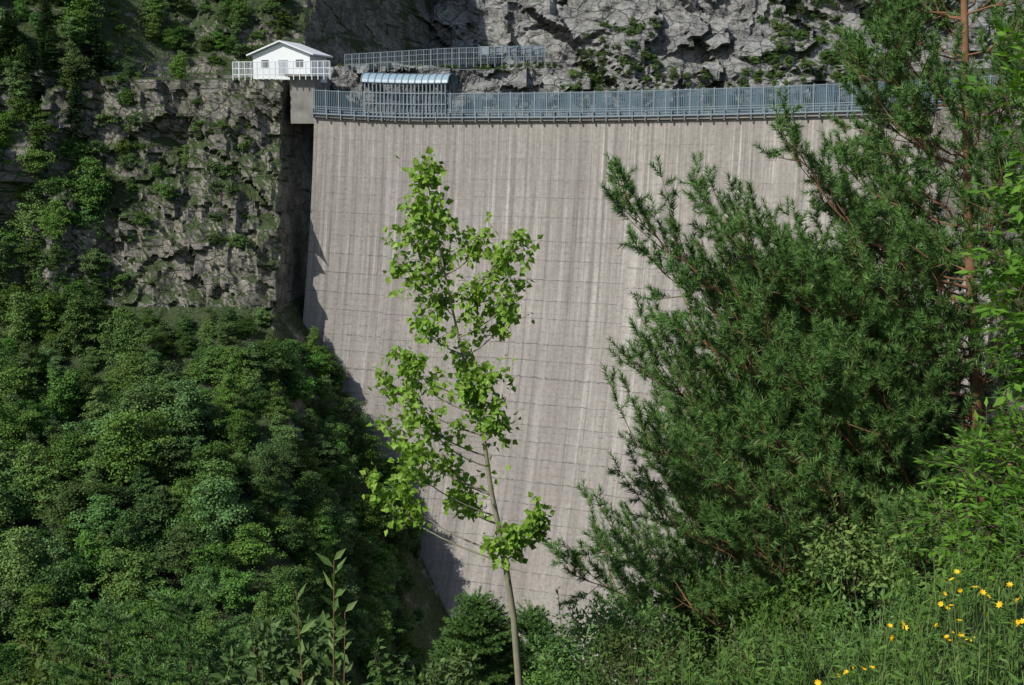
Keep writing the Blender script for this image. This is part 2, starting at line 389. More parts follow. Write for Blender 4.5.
def linefence(name,p0,p1,h,n,mats,rails=(0.5,1.0),pw=0.12,bars=0,pm=1):
    mb=MB(); p0=np.array(p0,float); p1=np.array(p1,float); d=p1-p0; an=math.atan2(d[1],d[0]); L=np.linalg.norm(d[:2])
    for i in range(n+1):
        p=p0+d*i/n; mb.box(p-np.array([0,0,0.5]),[pw,pw,h+0.5],an,0,True)
    if bars:
        for i in range(bars+1):
            p=p0+d*i/bars; mb.box(p,[0.05,0.03,h],an,0,True)
    for r in rails:
        a_=p0+np.array([0,0,h*r]); b_=p1+np.array([0,0,h*r]); mb.tube([a_,(a_+b_)/2,b_],0.06,5)
    return mb.obj(name,mats)
linefence('road_railing',W(345,71,230),W(445,65,230),2.6,14,M_steel2,(0.35,0.7,1.0),bars=60)
linefence('road_railing',W(445,65,229),W(545,62,228),2.6,14,M_steel2,(0.35,0.7,1.0),bars=60)
bd=empty('information_boards'); mb=MB(); mc=MB()
for i,px in enumerate((484,498,512,526,538)):
    p=W(px,61,228.6); 
    mb.box(p+np.array([0,0,1.0]),[1.65,0.1,1.3],-0.2,0,True)
    mc.box(p+np.array([-0.85,0.1,0]),[0.12,0.12,2.6],0,0,True); mc.box(p+np.array([0.85,0.1,0]),[0.12,0.12,2.6],0,0,True)
mb.obj('board_panels',M_steel2,False,bd); mc.obj('board_posts',M_steel,False,bd)

# abutment block and house
ab=MB()
ab.box([-31.7,224,1.8],[3.7,18,7.0],0,0,True); ab.box([-31.9,224,8.8],[4.4,20.6,0.35],0,0,True)
ab.obj('abutment_block',M_conc)
hs=empty('white_house',(-34.6,222.5,9.2)); rz=math.radians(-14); hs.rotation_euler=(0,0,rz)
w,dp,hh,ap=9.4,7.0,3.1,4.9
mb=MB()
V_=np.array([[-w/2,-dp/2,-1],[w/2,-dp/2,-1],[w/2,-dp/2,hh],[0,-dp/2,ap],[-w/2,-dp/2,hh],[-w/2,dp/2,-1],[w/2,dp/2,-1],[w/2,dp/2,hh],[0,dp/2,ap],[-w/2,dp/2,hh]])
mb.add(V_,[[0,1,2,4],[5,9,7,6],[1,6,7,2],[0,4,9,5]]); mb.add(V_,[[2,3,4],[7,9,8]])
mb.obj('walls',M_white,False,hs)
mb=MB()
for sgn in(-1,1):
    a0=np.array([0,0,ap+0.1]); e=np.array([sgn*(w/2+0.8),0,hh-0.3+0.1]); 
    q=[]
    for yv in (-dp/2-0.7,dp/2+0.7):
        for pt in (a0,e):
            for dz in (0,0.22): q.append([pt[0],yv,pt[2]+dz])
    mb.add(q,[[0,1,3,2],[4,6,7,5],[1,5,7,3],[0,2,6,4],[2,3,7,6],[0,4,5,1]])
mb.obj('roof',M_roof,False,hs)
mb=MB(); mb.box([0.3,-dp/2-0.03,0],[1.5,0.08,2.3],0,0,True); mb.obj('door',M_door,False,hs)
mb=MB(); mb.box([-2.7,-dp/2-0.03,1.2],[1.2,0.08,1.1],0,0,True); mb.box([3.0,-dp/2-0.03,1.2],[1.2,0.08,1.1],0,0,True)
mb.box([w/2+0.03,0,1.2],[0.08,1.3,1.1],0,0,True); mb.obj('windows',M_dark,False,hs)
linefence('white_railing',W(233,77,214.0),W(330,76,213.6),2.2,16,M_roof,(0.15,0.55,1.0),0.11,bars=70)

mb=MB(); g=np.linspace(-3000,3000,41); X,Y=np.meshgrid(g,g,indexing='ij')
mb.add(np.stack([X,Y,np.full_like(X,-121.0)],-1).reshape(-1,3),grid(41,41)); mb.obj('valley_ground',M_soil)

# ---------------------------------------------------------------- tree prototypes
def crown(seed,h,r,nl,leaf,lobes,mat=None,trunk=True,base=0.18,pw=0.7):
    mat=mat or M_forest
    rs=np.random.RandomState(seed); mb=MB()
    if trunk:
        z=np.linspace(0,h*0.85,8); mb.tube(np.c_[rs.randn(8)*0.03*r+0,rs.randn(8)*0.03*r,z],np.linspace(0.035*h*0.6,0.01*h,8),6,1)
    cs=[]; rr=[]; nL=5+rs.randint(3)
    lead=[]
    for i in range(nL):
        an=rs.rand()*6.283; q=r*rs.uniform(0.15,0.75); lead.append([q*math.cos(an),q*math.sin(an),h*rs.uniform(0.6,1.0)])
    lead[0]=[0,0,h]
    while len(cs)<lobes:
        L=lead[rs.randint(nL)]; t=rs.rand()**0.8; hz=h*base+(L[2]-h*base)*t
        sp=r*0.42*math.sin(math.pi*min(1,0.15+0.78*t))**pw
        cs.append([L[0]*(0.35+0.65*t)+rs.randn()*sp*0.7,L[1]*(0.35+0.65*t)+rs.randn()*sp*0.7,hz]); rr.append(r*(0.10+0.17*rs.rand()))
    cs=np.array(cs); rr=np.array(rr)
    for c in cs[:12]:
        a=np.array([0,0,c[2]*0.55]); t=np.linspace(0,1,5)[:,None]; mb.tube(a+(c-a)*t+np.array([0,0,0.1*r])*np.sin(t*3),np.linspace(0.012*h,0.004*h,5),4,1)
    k=rs.randint(0,lobes,nl); d=nrm(rs.randn(nl,3)); d[:,2]=np.where(d[:,2]<-0.3,-d[:,2],d[:,2])
    rad=rr[k]*(0.45+0.75*rs.rand(nl)**0.6)+ (rs.rand(nl)<0.15)*rs.rand(nl)*0.16*r
    Cc=cs[k]+d*rad[:,None]*np.array([1.15,1.15,0.7])
    N=nrm(d*0.9+rs.randn(nl,3)*0.6+np.array([0,0,0.45])); D=nrm(np.cross(N,rs.randn(nl,3)))
    L=leaf*(0.6+0.8*rs.rand(nl)); mb.leaves(Cc,D,N,L,L*0.7,0)
    return mb.mesh('broadleaf_%d'%seed,[mat,M_bark])
def spruce(seed,h,r,mat=M_spruce):
    rs=np.random.RandomState(seed); mb=MB(); mb.tube([[0,0,0],[0,0,h*.5],[0,0,h]],[0.02*h,0.012*h,0.003*h],6,1)
    Cs=[];Ds=[];Ns=[]
    z=h*0.1
    while z<h*0.99:
        ln=r*(1-z/h)**0.8+0.1; nb=rs.randint(6,9)
        for i in range(nb):
            an=rs.rand()*6.283; l=ln*(0.7+0.45*rs.rand()); m=int(10+l*16)
            t=np.linspace(0.1,1,m); dirv=np.array([math.cos(an),math.sin(an),0])
            p=np.outer(t*l,dirv)+np.array([0,0,z])+np.outer(-0.28*l*t+0.18*l*t**3,[0,0,1])
            for sg in (-1,1,0):
                side=np.array([-dirv[1],dirv[0],0])*sg
                Cs.append(p); Ds.append(nrm(dirv*0.8+side*0.8+np.array([0,0,-0.15])+rs.randn(m,3)*0.2)); Ns.append(nrm(np.array([0,0,1])+rs.randn(m,3)*0.35))
        z+=h*0.03
    Cc=np.concatenate(Cs); n=len(Cc); mb.leaves(Cc,np.concatenate(Ds),np.concatenate(Ns),0.35*(0.6+0.7*rs.rand(n))*h/9,0.14*h/9*np.ones(n),0)
    return mb.mesh('spruce_%d'%seed,[mat,M_bark])
protoB=[crown(i,6.8+1.1*(i%4),3.0+0.5*(i%3),10000,0.27,64+8*i) for i in range(8)]
protoS=[spruce(20+i,9,2.0) for i in range(3)]
protoU=[crown(40+i,2.2,1.6,2600,0.17,26,mat=M_shrub,base=0.1) for i in range(4)]
cnt=[0]
def inst(me,parent,loc,sc,name):
    o=bpy.data.objects.new(name,me); bpy.context.collection.objects.link(o); o.parent=parent
    o.location=loc; o.scale=(sc*random.uniform(.85,1.3),sc*random.uniform(.85,1.3),sc*random.uniform(.75,1.15)); o.rotation_euler=(random.uniform(-.12,.12),random.uniform(-.12,.12),random.uniform(0,6.28)); cnt[0]+=1
forest=empty('forest_trees'); shrubs=empty('hillside_shrubs')
z=50.0
while z>-84:
    dy=float(hill_base(np.array(-60.),np.array(z))-hill_base(np.array(-60.),np.array(z-1)))
    dy=min(dy,2.2)
    x=-150.0
    xe=float(xedge(np.array(z)))
    while x<xe+(12 if z<-30 else 0):
        xx=x+random.uniform(-1.4,1.4)*(1 if x<xe-2 else .4); z2=z+random.uniform(-.7,.7); yy=float(hill(np.array(xx),np.array(z2)))
        pxx=512+F*xx/yy; pyy=135-F*z2/yy
        step=3.5 if x<xe-1 else 1.2
        if -60<pxx<560 and -40<pyy<860:
            nzv=float(fbm(np.array([xx*0.08,z2*0.08,3.]),3))
            rocky=(xx>-61+ (nzv-0.5)*16) and z2>-26+(nzv-0.5)*6 and z2<10
            if rocky:
                terr=xx>-47 and z2>3
                pr=0.95 if (z2>-9 or xx<-57) else 0.4
                if not terr and nzv>0.37 and xx<-38 and random.random()<pr: inst(random.choice(protoU),shrubs,(xx,yy+0.3,z2-0.3),random.uniform(.4,1.3),'shrub')
                elif not terr and xx<-44 and z2>-12 and random.random()<0.35: inst(random.choice(protoB),forest,(xx,yy+0.3,z2-0.5),random.uniform(.25,.5),'tree')
                step=1.8
            elif z2>10 and xx>-66:
                if nzv>0.40 and xx<-38 and random.random()<.75: inst(random.choice(protoU),shrubs,(xx,yy+0.3,z2-0.3),random.uniform(.6,1.5),'shrub')
                elif xx<-44 and random.random()<.4: inst(random.choice(protoB),forest,(xx,yy+0.3,z2-0.5),random.uniform(.3,.65),'tree')
                step=2.3
            else:
                lim=.55 if (z2>-33 and xx>-60) else 1.05
                if z2>-4 and random.random()<0.4: inst(random.choice(protoS),forest,(xx,yy+0.5,z2-0.6),random.uniform(.55,1.0),'tree')
                else: inst(random.choice(protoB),forest,(xx,yy+0.5,z2-0.8),random.uniform(.4,lim)*(1 if x<xe else .75),'tree')
        x+=step
    z-=3.5/math.sqrt(1+dy*dy)
ms=empty('mountain_shrubs'); c0=cnt[0]
for i in range(6000):
    x=random.uniform(-95,150); z=random.uniform(4,36)
    nzv=float(fbm(np.array([x*0.03+8,z*0.06,1.]),4))
    band=math.exp(-((x-22-(z-18)*0.9)/8.0)**2)*0.14+math.exp(-((x-62+(z-18)*0.5)/5.0)**2)*0.07
    if nzv+band<0.635: continue
    y=float(mount(np.array(x),np.array(z)))
    inst(random.choice(protoU),ms,(x,y+0.2,z-0.3),random.uniform(.4,1.0),'shrub')
    if cnt[0]-c0>700: break
for i in range(60):
    x=random.uniform(-33,7); inst(random.choice(protoU),ms,(x,231-x*0.2+random.uniform(0,8),10.9),random.uniform(.2,.5),'shrub')

# ---------------------------------------------------------------- foreground bank
def gz(x,y):
    x=np.asarray(x,float); y=np.asarray(y,float)
    z=-0.95-0.2*y+0.45*(np.minimum(x,6)-2)-np.clip(y-6.0,0,60)*0.75
    return z+(fbm(np.stack([x*0.6,y*0.6,x*0],-1),4)-0.5)*0.5
xs=np.arange(-30,40,0.4); ys=np.arange(-12,70,0.4); X,Y=np.meshgrid(xs,ys,indexing='ij')
mb=MB(); mb.add(np.stack([X,Y,gz(X,Y)],-1).reshape(-1,3),grid(len(xs),len(ys))); mb.obj('foreground_bank_ground',M_soil,True)

# ---------------------------------------------------------------- aspen sapling
def bez(a,b,c,n=8):
    t=np.linspace(0,1,n)[:,None]; return (1-t)**2*a+2*t*(1-t)*b+t*t*c
sp=empty('aspen_sapling')
rs=np.random.RandomState(3)
tp=[(522,720),(514,620),(503,548),(491,490),(484,440),(472,395),(458,335),(443,265),(430,195),(424,158)]
dep=[10,10.03,10.0,9.97,10.02,10.05,10.0,9.98,10.03,10.0]
tr=np.array([W(p[0],p[1],d) for p,d in zip(tp,dep)])
g0=tr[0].copy(); g0[2]=float(gz(g0[0],g0[1]))-0.1; g0[0]+=0.03
tr=np.vstack([g0,tr])
mb=MB(); ml=MB()
mb.tube(tr,[0.040,0.030,0.025,0.021,0.018,0.015,0.012,0.009,0.007,0.005,0.002],8)
cl=[(425,175,20,0),(416,205,28,0),(442,215,26,0),(413,240,32,0),(438,262,32,0),(408,268,28,0),(480,240,26,0),(513,243,20,0),(497,265,32,0),(516,288,26,0),(482,292,30,0),(503,318,28,0),(445,300,30,0),(425,325,26,0),(396,352,26,0),(385,378,20,0),(412,372,24,0),(468,362,28,0),(490,378,26,0),(480,402,24,0),(496,420,22,0),(467,388,26,0),(410,408,30,0),(432,428,28,0),(393,432,26,0),(406,460,28,0),(440,458,24,0),(376,488,18,0),(400,492,20,0),(454,492,20,0),(466,497,16,0),(541,513,15,0),(515,535,18,0),(498,546,18,0),(535,528,14,0)]
def ontrunk(py):
    ysx=[p[1] for p in tp][::-1]; xsx=[p[0] for p in tp][::-1]
    return W(np.interp(py,ysx,xsx),py,10.0)
for (px,py,r,_) in cl:
    off=abs(px-np.interp(py,[p[1] for p in tp][::-1],[p[0] for p in tp][::-1]))
    d=10+rs.uniform(-1,1)*(0.12+off/140*0.5)
    c=W(px,py,d); a=ontrunk(min(585,py+12+off*0.55)); rm=r/140*0.95
    m=(a+c)/2+np.array([(c[0]-a[0])*0.25,0,-0.05]); br=bez(a,m,c,9); mb.tube(br,np.linspace(0.005+off*3e-5,0.002,9),5)
    nt=15
    for k in range(nt):
        st=br[rs.randint(5,9)]+0; dv=nrm(rs.randn(3)+np.array([0,0,0.4])+nrm(c-a)*0.4); L=rm*(0.5+0.7*rs.rand())
        e=st+dv*L*1.1; tw=bez(st,(st+e)/2+np.array([0,0,-0.02]),e,5); mb.tube(tw,[0.0025,0.002,0.0015,0.0015,0.001],3)
        n=rs.randint(7,12); t=rs.rand(n)**0.8
        q=st+np.outer(t,e-st)+rs.randn(n,3)*0.022
        D=nrm(rs.randn(n,3)*0.7+dv*0.6+np.array([0,0,-0.7])); N=nrm(rs.randn(n,3)+np.array([-0.5,-0.7,0.6]))
        Ls=0.056*(0.6+0.65*rs.rand(n)); ml.leaves(q,D,N,Ls,Ls*0.9,0,0.36,0.15)
n=150; k=rs.randint(4,len(tr)-1,n); t=rs.rand(n)[:,None]; q=tr[k]*(1-t)+tr[k+1]*t+rs.randn(n,3)*0.05
ml.leaves(q,nrm(rs.randn(n,3)+[0,0,-.4]),nrm(rs.randn(n,3)+[0,0,.6]),0.055,0.05,0,0.36)
mb.obj('trunk_and_branches',M_sbark,True,sp); ml.obj('leaves',M_sap,False,sp)

# ---------------------------------------------------------------- pines
class Needles:
    def __init__(s): s.P=[];s.D=[];s.L=[]
    def add(s,p,d,l): s.P.append(p); s.D.append(d); s.L.append(l)
    def build(s,mb,rs,per=64,nl=0.06,wd=0.0045):
        P=np.array(s.P); D=nrm(np.array(s.D)); L=np.array(s.L); n=len(P)
        t=rs.rand(n,per); base=P[:,None]+D[:,None]*(t*L[:,None])[...,None]
        rv=nrm(rs.randn(n,per,3)); ax=D[:,None]; rv=nrm(rv-(rv*ax).sum(-1,keepdims=True)*ax)
        dirn=nrm(rv+ax*(0.55+0.9*t[...,None]**2)); ll=nl*(0.7+0.5*rs.rand(n,per,1))
        tip=base+dirn*ll; side=nrm(np.cross(dirn,rs.randn(n,per,3)))*wd/2
        V=np.stack([base-side,base+side,tip],2).reshape(-1,3)
        mb.add(V,np.arange(len(V)).reshape(-1,3),0)
def limb(mb,nd,rs,a,c,r0,sag=0.25,dens=1.0,latl=0.6,shoot=0.14):
    L=np.linalg.norm(c-a); h=np.array([c[0]-a[0],c[1]-a[1],0.0])
    m=a+h*0.6+np.array([0,0,(c[2]-a[2])*0.25-sag*0.12*L]); n=max(8,int(L*7))
    br=bez(a,m,c,n); br[1:-1]+=rs.randn(n-2,3)*0.014
    mb.tube(br,np.linspace(r0*0.6,0.004,n),6)
    T=nrm(np.gradient(br,axis=0)); nl=max(5,int(L*8.5*dens))
    for i in range(nl):
        t=0.15+0.85*(i+rs.rand())/nl; f=t*(n-1); k=min(n-2,int(f)); p=br[k]+(br[k+1]-br[k])*(f-k); tt=T[k]
        side=nrm(np.cross(tt,[0,0,1]))*(1 if i%2 else -1)
        ln=latl*(0.35+0.9*rs.rand())*(1.2-0.7*t)*min(1.5,0.5+L*0.35)
        dv=nrm(tt*0.7+side*(0.7+0.4*rs.randn())+np.array([0,0,0.38+0.5*rs.randn()]))
        e=p+dv*ln+np.array([0,0,0.18*ln]); tw=bez(p,(p+e)/2-np.array([0,0,0.05*ln]),e,5); mb.tube(tw,[0.005,0.0045,0.004,0.003,0.002],4)
        ns=max(3,int(ln*11))
        for j in range(ns):
            u=0.3+0.7*(j+1)/ns; q=p+(e-p)*u
            dd=nrm(dv*0.6+rs.randn(3)*0.6+np.array([0,0,0.45])); nd.add(q,dd,shoot*(0.5+0.8*rs.rand()))
        nd.add(e,nrm(dv+np.array([0,0,0.5])),shoot*1.2)
    for j in range(4): nd.add(br[-1-j%2],nrm(T[-1]+rs.randn(3)*0.4+np.array([0,0,0.4])),shoot*1.3)
def pine(name,trunk,tr_r,explicit,rs,zlo,zhi,lenf,per=60,dens=1.0,whorl=0.42,mat=M_pine,wn=5,wd=0.0075,ztop=99):
    root=empty(name); mb=MB(); ml=MB(); nd=Needles()
    mb.tube(trunk,tr_r,9)
    zt=trunk[:,2]
    def at(z): return np.array([np.interp(z,zt,trunk[:,i]) for i in range(3)])
    for (az,c,r0) in explicit: limb(mb,nd,rs,at(az),c,r0,dens=dens)
    z=zlo
    while z<zhi:
        for i in range(wn if z<ztop else wn-1):
            an=rs.rand()*6.283; l=lenf(z)*(0.7+0.5*rs.rand()); a=at(z+rs.rand()*0.1)
            c=a+np.array([math.cos(an)*l,math.sin(an)*l,l*(0.3+0.4*rs.rand())]); limb(mb,nd,rs,a,c,0.010+0.007*l,dens=dens)
        z+=whorl*(0.8+0.4*rs.rand())
    nd.build(ml,rs,per,0.066,wd); print(name,'shoots',len(nd.P))
    mb.obj('trunk_and_branches',M_pbark,True,root); ml.obj('needles',mat,False,root)
rs=np.random.RandomState(11)
T1=np.array([W(985,720,12),W(982,560,12),W(976,380,12.05),W(968,220,12.0),W(966,90,12.0),W(963,-60,12),W(960,-220,12)])
g=T1[0].copy(); g[2]=float(gz(g[0],g[1]))-0.2; T1=np.vstack([g,T1])
zp=lambda py:W(960,py,12)[2]
ex=[]
for (px,py,d,apy,r0) in [(850,52,12,170,.018),(905,5,12.3,120,.014),(785,140,11.6,290,.026),(825,195,12.4,300,.018),(700,200,12.2,360,.028),(735,245,11.4,370,.022),(622,198,12,400,.030),(655,262,12.5,420,.028),(685,330,11.3,430,.024),(645,372,12.2,470,.028),(635,445,12,520,.028),(690,470,11,540,.024),(655,520,11.5,600,.024),(575,575,11.5,650,.028),(600,545,12.2,660,.024),(760,330,11,430,.02),(800,380,10.8,480,.02),(760,430,11,520,.02),(840,300,11.2,400,.018),(870,170,12.6,260,.016),(1040,110,12,220,.018),(1060,220,12,330,.02),(1060,330,11.6,420,.02),(1030,420,11.2,500,.02),(880,430,10.8,520,.02),(820,480,10.6,570,.02),(740,540,10.8,620,.02),(660,590,11,680,.02),(1010,40,12.2,140,.014),(905,320,13,420,.018),(790,260,13,380,.02),(720,400,12.5,500,.02),(700,290,12.8,400,.02),(800,290,11.8,390,.02),(850,240,11.5,350,.018),(680,420,12.8,520,.02),(720,480,12.4,580,.02),(860,360,11.2,460,.018),(1000,180,11.4,280,.016),(1005,300,11.0,400,.016),(930,250,11.0,350,.015),(670,390,11.6,500,.02),(665,350,12,450,.02),(895,90,12.2,190,.014),(700,440,11.8,540,.02),(680,500,12.3,600,.02),(740,300,12,400,.02)]:
    ex.append((zp(apy),W(px,py,d),r0))
pine('pine_tree',T1,[0.09,0.075,0.065,0.055,0.040,0.033,0.027,0.010],ex,rs,zp(640),zp(-180),lambda z: np.interp(z,[zp(640),zp(400),zp(200),zp(0),zp(-200)],[2.1,1.9,1.1,0.6,0.3]),per=66,dens=1.2,whorl=0.42,wn=5,ztop=zp(220))
b=W(800,700,13.5); t=W(775,300,13.5); gb0=b.copy(); gb0[2]=float(gz(b[0],b[1]))-0.2
T2=np.vstack([gb0,b,(b+t)/2+0.03,t])
pine('pine_tree',T2,[0.06,0.05,0.035,0.008],[],rs,b[2]-0.6,t[2]-0.1,lambda z: np.interp(z,[b[2],(b[2]+t[2])/2,t[2]],[1.7,1.35,0.3]),per=60,dens=1.0,whorl=0.36,wn=6)
b=W(900,700,14.5); t=W(890,250,14.5); gb0=b.copy(); gb0[2]=float(gz(b[0],b[1]))-0.2
T2=np.vstack([gb0,b,(b+t)/2+0.03,t])
pine('pine_tree',T2,[0.06,0.05,0.035,0.008],[],rs,b[2]-0.6,t[2]-0.1,lambda z: np.interp(z,[b[2],(b[2]+t[2])/2,t[2]],[1.7,1.35,0.3]),per=60,dens=0.9,whorl=0.4,wn=6)

# ---------------------------------------------------------------- bushes in the foreground
def bush(name,cen,rad,n,leaf,mat,rs,lobes=12,asp=0.45,stems=14):
    root=empty(name); mb=MB(); ml=MB(); cen=np.array(cen); g=cen.copy(); g[2]=float(gz(cen[0],cen[1]))
    cs=cen+nrm(rs.randn(lobes,3))*rad*(0.25+0.65*rs.rand(lobes,1)); rr=np.mean(rad)*(0.25+0.25*rs.rand(lobes))
    for k in range(min(stems,lobes)):
        mb.tube(bez(g+rs.randn(3)*[.1,.1,0],(g+cs[k])/2+[0,0,0.1],cs[k],7),np.linspace(0.014,0.003,7),5)
    k=rs.randint(0,lobes,n); d=nrm(rs.randn(n,3)); q=cs[k]+d*(rr[k]*(0.35+0.85*rs.rand(n)))[:,None]
    q+= (vn(q*3)[:,None]-0.5)*0.25
    N=nrm(d*0.6+rs.randn(n,3)*0.6+[0,0,.6]); D=nrm(np.cross(N,rs.randn(n,3))+d*0.5); L=leaf*(0.6+0.7*rs.rand(n)); ml.leaves(q,D,N,L,L*asp)
    for j in range(26):
        k0=rs.randint(0,lobes); dv=nrm(rs.randn(3)*0.5+[0,0,1.0]); s0=cs[k0]; ln=rr[k0]*(1.2+0.9*rs.rand()); e=s0+dv*ln; mb.tube([s0,(s0+e)/2,e],0.0025,3)
        m=12; t=0.45+0.55*rs.rand(m); ml.leaves(s0+np.outer(t,e-s0),nrm(rs.randn(m,3)*.8+dv),nrm(rs.randn(m,3)*.5+[0,0,.8]),leaf*(.6+.5*rs.rand(m)),leaf*asp*.8)
    mb.obj('stems',M_bark,True,root); ml.obj('leaves',mat,False,root)
rs=np.random.RandomState(21)
for (px,py,d,r,n,mat,lf) in [(610,655,11,(0.55,.5,.35),5000,M_bush,.05),(700,630,11.5,(.7,.6,.4),6500,M_bush,.05),(800,620,11,(.7,.6,.45),6500,M_bush,.06),(900,560,10.5,(.6,.6,.6),6000,M_bush,.055),(770,690,7.5,(.6,.5,.3),6000,M_bush,.04),(660,700,8,(.6,.5,.25),5000,M_bush,.04),(960,560,13,(.9,.8,1.2),8000,M_bush,.06),(560,690,12,(.5,.5,.35),4000,M_bush,.05),(900,660,12,(1.6,.8,.8),9000,M_bush,.055),(880,670,6.6,(.45,.4,.25),5000,M_bush,.035)]:
    bush('leafy_bush',W(px,py,d),np.array(r),n,lf,mat,rs,16)
def ash(name,root_p,tips,rs,leaf=0.075,nper=34,w=0.36):
    root=empty(name); mb=MB(); ml=MB()
    for c in tips:
        a=np.array(root_p,float); m=(a+c)/2+[0,0,0.35]; br=bez(a,m,c,12); mb.tube(br,np.linspace(0.018,0.003,12),6)
        for i in range(nper):
            t=0.55+0.45*rs.rand(); k=min(10,int(t*11)); p=br[k]+(br[k+1]-br[k])*rs.rand()
            dv=nrm(rs.randn(3)*0.8+nrm(c-a)*0.3+[0,0,0.1]); ln=0.18+0.16*rs.rand(); e=p+dv*ln+[0,0,-0.04]; mb.tube([p,(p+e)/2+[0,0,.015],e],0.0018,3)
            sd=nrm(np.cross(dv,[0,0,1]))
            for j in range(4):
                q=p+(e-p)*(0.3+0.2*j); 
                for sg in(-1,1):
                    ml.leaves(q[None],nrm(dv*0.6+sd*sg+rs.randn(3)*.15-[0,0,.2])[None],nrm(np.array([0,0,1.])+rs.randn(3)*.4)[None],leaf*(0.7+.5*rs.rand()),leaf*w*(0.8+.4*rs.rand()),0,0.45)
            ml.leaves(e[None],dv[None],nrm(np.array([0,0,1.])+rs.randn(3)*.3)[None],leaf,leaf*w)
    mb.obj('stems',M_bark,True,root); ml.obj('leaves',M_bright,False,root)
r0=np.array([3.9,8.2,float(gz(3.9,8.2))])
ash('ash_tree',r0,[W(1005,95,8),W(1012,190,8.2),W(1000,250,8),W(1015,300,7.8),W(1035,140,8),W(1040,240,8.3),W(1030,50,8),W(1025,330,8),W(1035,20,8.2)],rs,0.10,36,0.42)
r1=np.array([2.9,6.6,float(gz(2.9,6.6))])
ash('ash_bush',r1,[W(955,470,6.8),W(985,450,7),W(1005,500,6.6),W(975,530,6.4),W(1020,440,6.8),W(935,520,6.9),W(1015,560,6.2),W(960,550,6.5),W(990,580,6.3)],rs,0.065,38)

def stalk(mb,ml,base,top,leaf,n,rs,lean=0.02):
    m=(base+top)/2+rs.randn(3)*lean; br=bez(base,m,top,7); mb.tube(br,np.linspace(0.0035,0.0015,7),4)
    t=0.1+0.88*rs.rand(n); q=np.array([base+(top-base)*x for x in t])
    D=nrm(rs.randn(n,3)*[1,1,.3]+[0,0,0.5]); ml.leaves(q,D,nrm(rs.randn(n,3)*.5+[0,0,1]),leaf*(0.6+.6*rs.rand(n)),leaf*0.22)
fl=empty('yellow_wildflowers'); mb=MB(); ml=MB(); my=MB()
rs=np.random.RandomState(5)
pts=[(945,582),(952,580),(960,590),(890,626),(905,628),(941,604),(951,606),(988,597),(1010,585),(1018,600),(985,615),(955,632),(948,640),(872,668),(846,672),(838,676),(1000,605),(966,640),(1016,622),(975,588),(820,684)]
for (px,py) in pts:
    d=rs.uniform(4.2,4.9); t=W(px,py,d); b=np.array([t[0]+rs.uniform(-.1,.1),t[1]+rs.uniform(-.1,.1),0]); b[2]=float(gz(b[0],b[1]))
    if b[2]>t[2]-0.15: b[2]=t[2]-0.25
    stalk(mb,ml,b,t,0.05,10,rs)
    for k in range(rs.randint(1,4)):
        c=t+rs.randn(3)*0.014*(k>0)*2; an=np.arange(7)*math.pi/3.5; up=nrm(np.array([-.2,-.4,.8])+rs.randn(3)*.5); A=nrm(np.cross(up,[1,0,0])); B=np.cross(up,A)
        D=np.cos(an)[:,None]*A+np.sin(an)[:,None]*B+up*0.35; my.leaves(np.repeat(c[None],7,0),D,np.repeat(up[None],7,0),0.014*rs.uniform(.7,1.1),0.008)
mb.obj('stems',M_grass,False,fl); ml.obj('leaves',M_grass,False,fl); my.obj('petals',M_yel,False,fl)
mb=MB(); n=46000
x=rs.uniform(-2.5,5.0,n); y=rs.uniform(2.6,9.0,n); keep=(fbm(np.stack([x*1.3,y*1.3,x*0],-1),3)>0.42); x=x[keep];y=y[keep]; n=len(x)
z=gz(x,y); h=(0.08+0.20*rs.rand(n)**1.5)*(0.6+0.8*vn(np.stack([x*1.1,y*1.1,x*0],-1))); an=rs.rand(n)*6.283; ln=rs.rand(n)*1.0
B0=np.stack([x,y,z-0.02],1); dr=np.stack([np.cos(an),np.sin(an),0*an],1); sd=np.stack([-np.sin(an),np.cos(an),0*an],1); wv=(0.0016+0.0018*rs.rand(n))[:,None]
m1=B0+np.array([0,0,1])*(h*0.55)[:,None]+dr*(h*ln*0.25)[:,None]; tpv=B0+np.array([0,0,1])*h[:,None]+dr*(h*ln)[:,None]
V_=np.stack([B0-sd*wv,B0+sd*wv,m1+sd*wv*.8,m1-sd*wv*.8,tpv],1).reshape(-1,3); i=np.arange(n)*5
mb.add(V_,np.stack([i,i+1,i+2,i+3],1)); mb.f.append(np.stack([i+3,i+2,i+4],1)); mb.m.append(np.zeros(n))
mb.obj('tall_grass',M_grass)
wd=empty('leafy_weeds'); mb=MB(); ml=MB()
for k in range(1100):
    x=rs.uniform(-0.6,4.2); y=rs.uniform(3.8,8.5); z0=float(gz(x,y)); hh_=rs.uniform(.2,.5)
    b=np.array([x,y,z0]); stalk(mb,ml,b,b+[rs.randn()*.06,rs.randn()*.06,hh_],0.055,24,rs)
mb.obj('stems',M_grass,False,wd); ml.obj('leaves',M_bush,False,wd)
tw=empty('willow_shoot'); mb=MB(); ml=MB()
for (px,py,n,bx) in [(334,560,40,322),(296,590,26,315),(345,612,22,330)]:
    t=W(px,py,4.2); b=W(bx,760,4.2); b[2]=float(gz(b[0],b[1])); br=bez(b,(b+t)/2+[.01,0,0.05],t,12); mb.tube(br,np.linspace(.004,.0012,12),5)
    f=np.linspace(4,11,n); kk=np.minimum(10,f.astype(int)); q=br[kk]+(br[kk+1]-br[kk])*(f-kk)[:,None]; an=np.arange(n)*2.4; D=nrm(np.stack([np.cos(an),np.sin(an),0.9+0*an],1)); ml.leaves(q,D,nrm(rs.randn(n,3)*.4+[0,-.6,.6]),0.065*(0.7+.5*rs.rand(n)),0.022)
mb.obj('stems',M_pbark,True,tw); ml.obj('leaves',M_grass,False,tw)
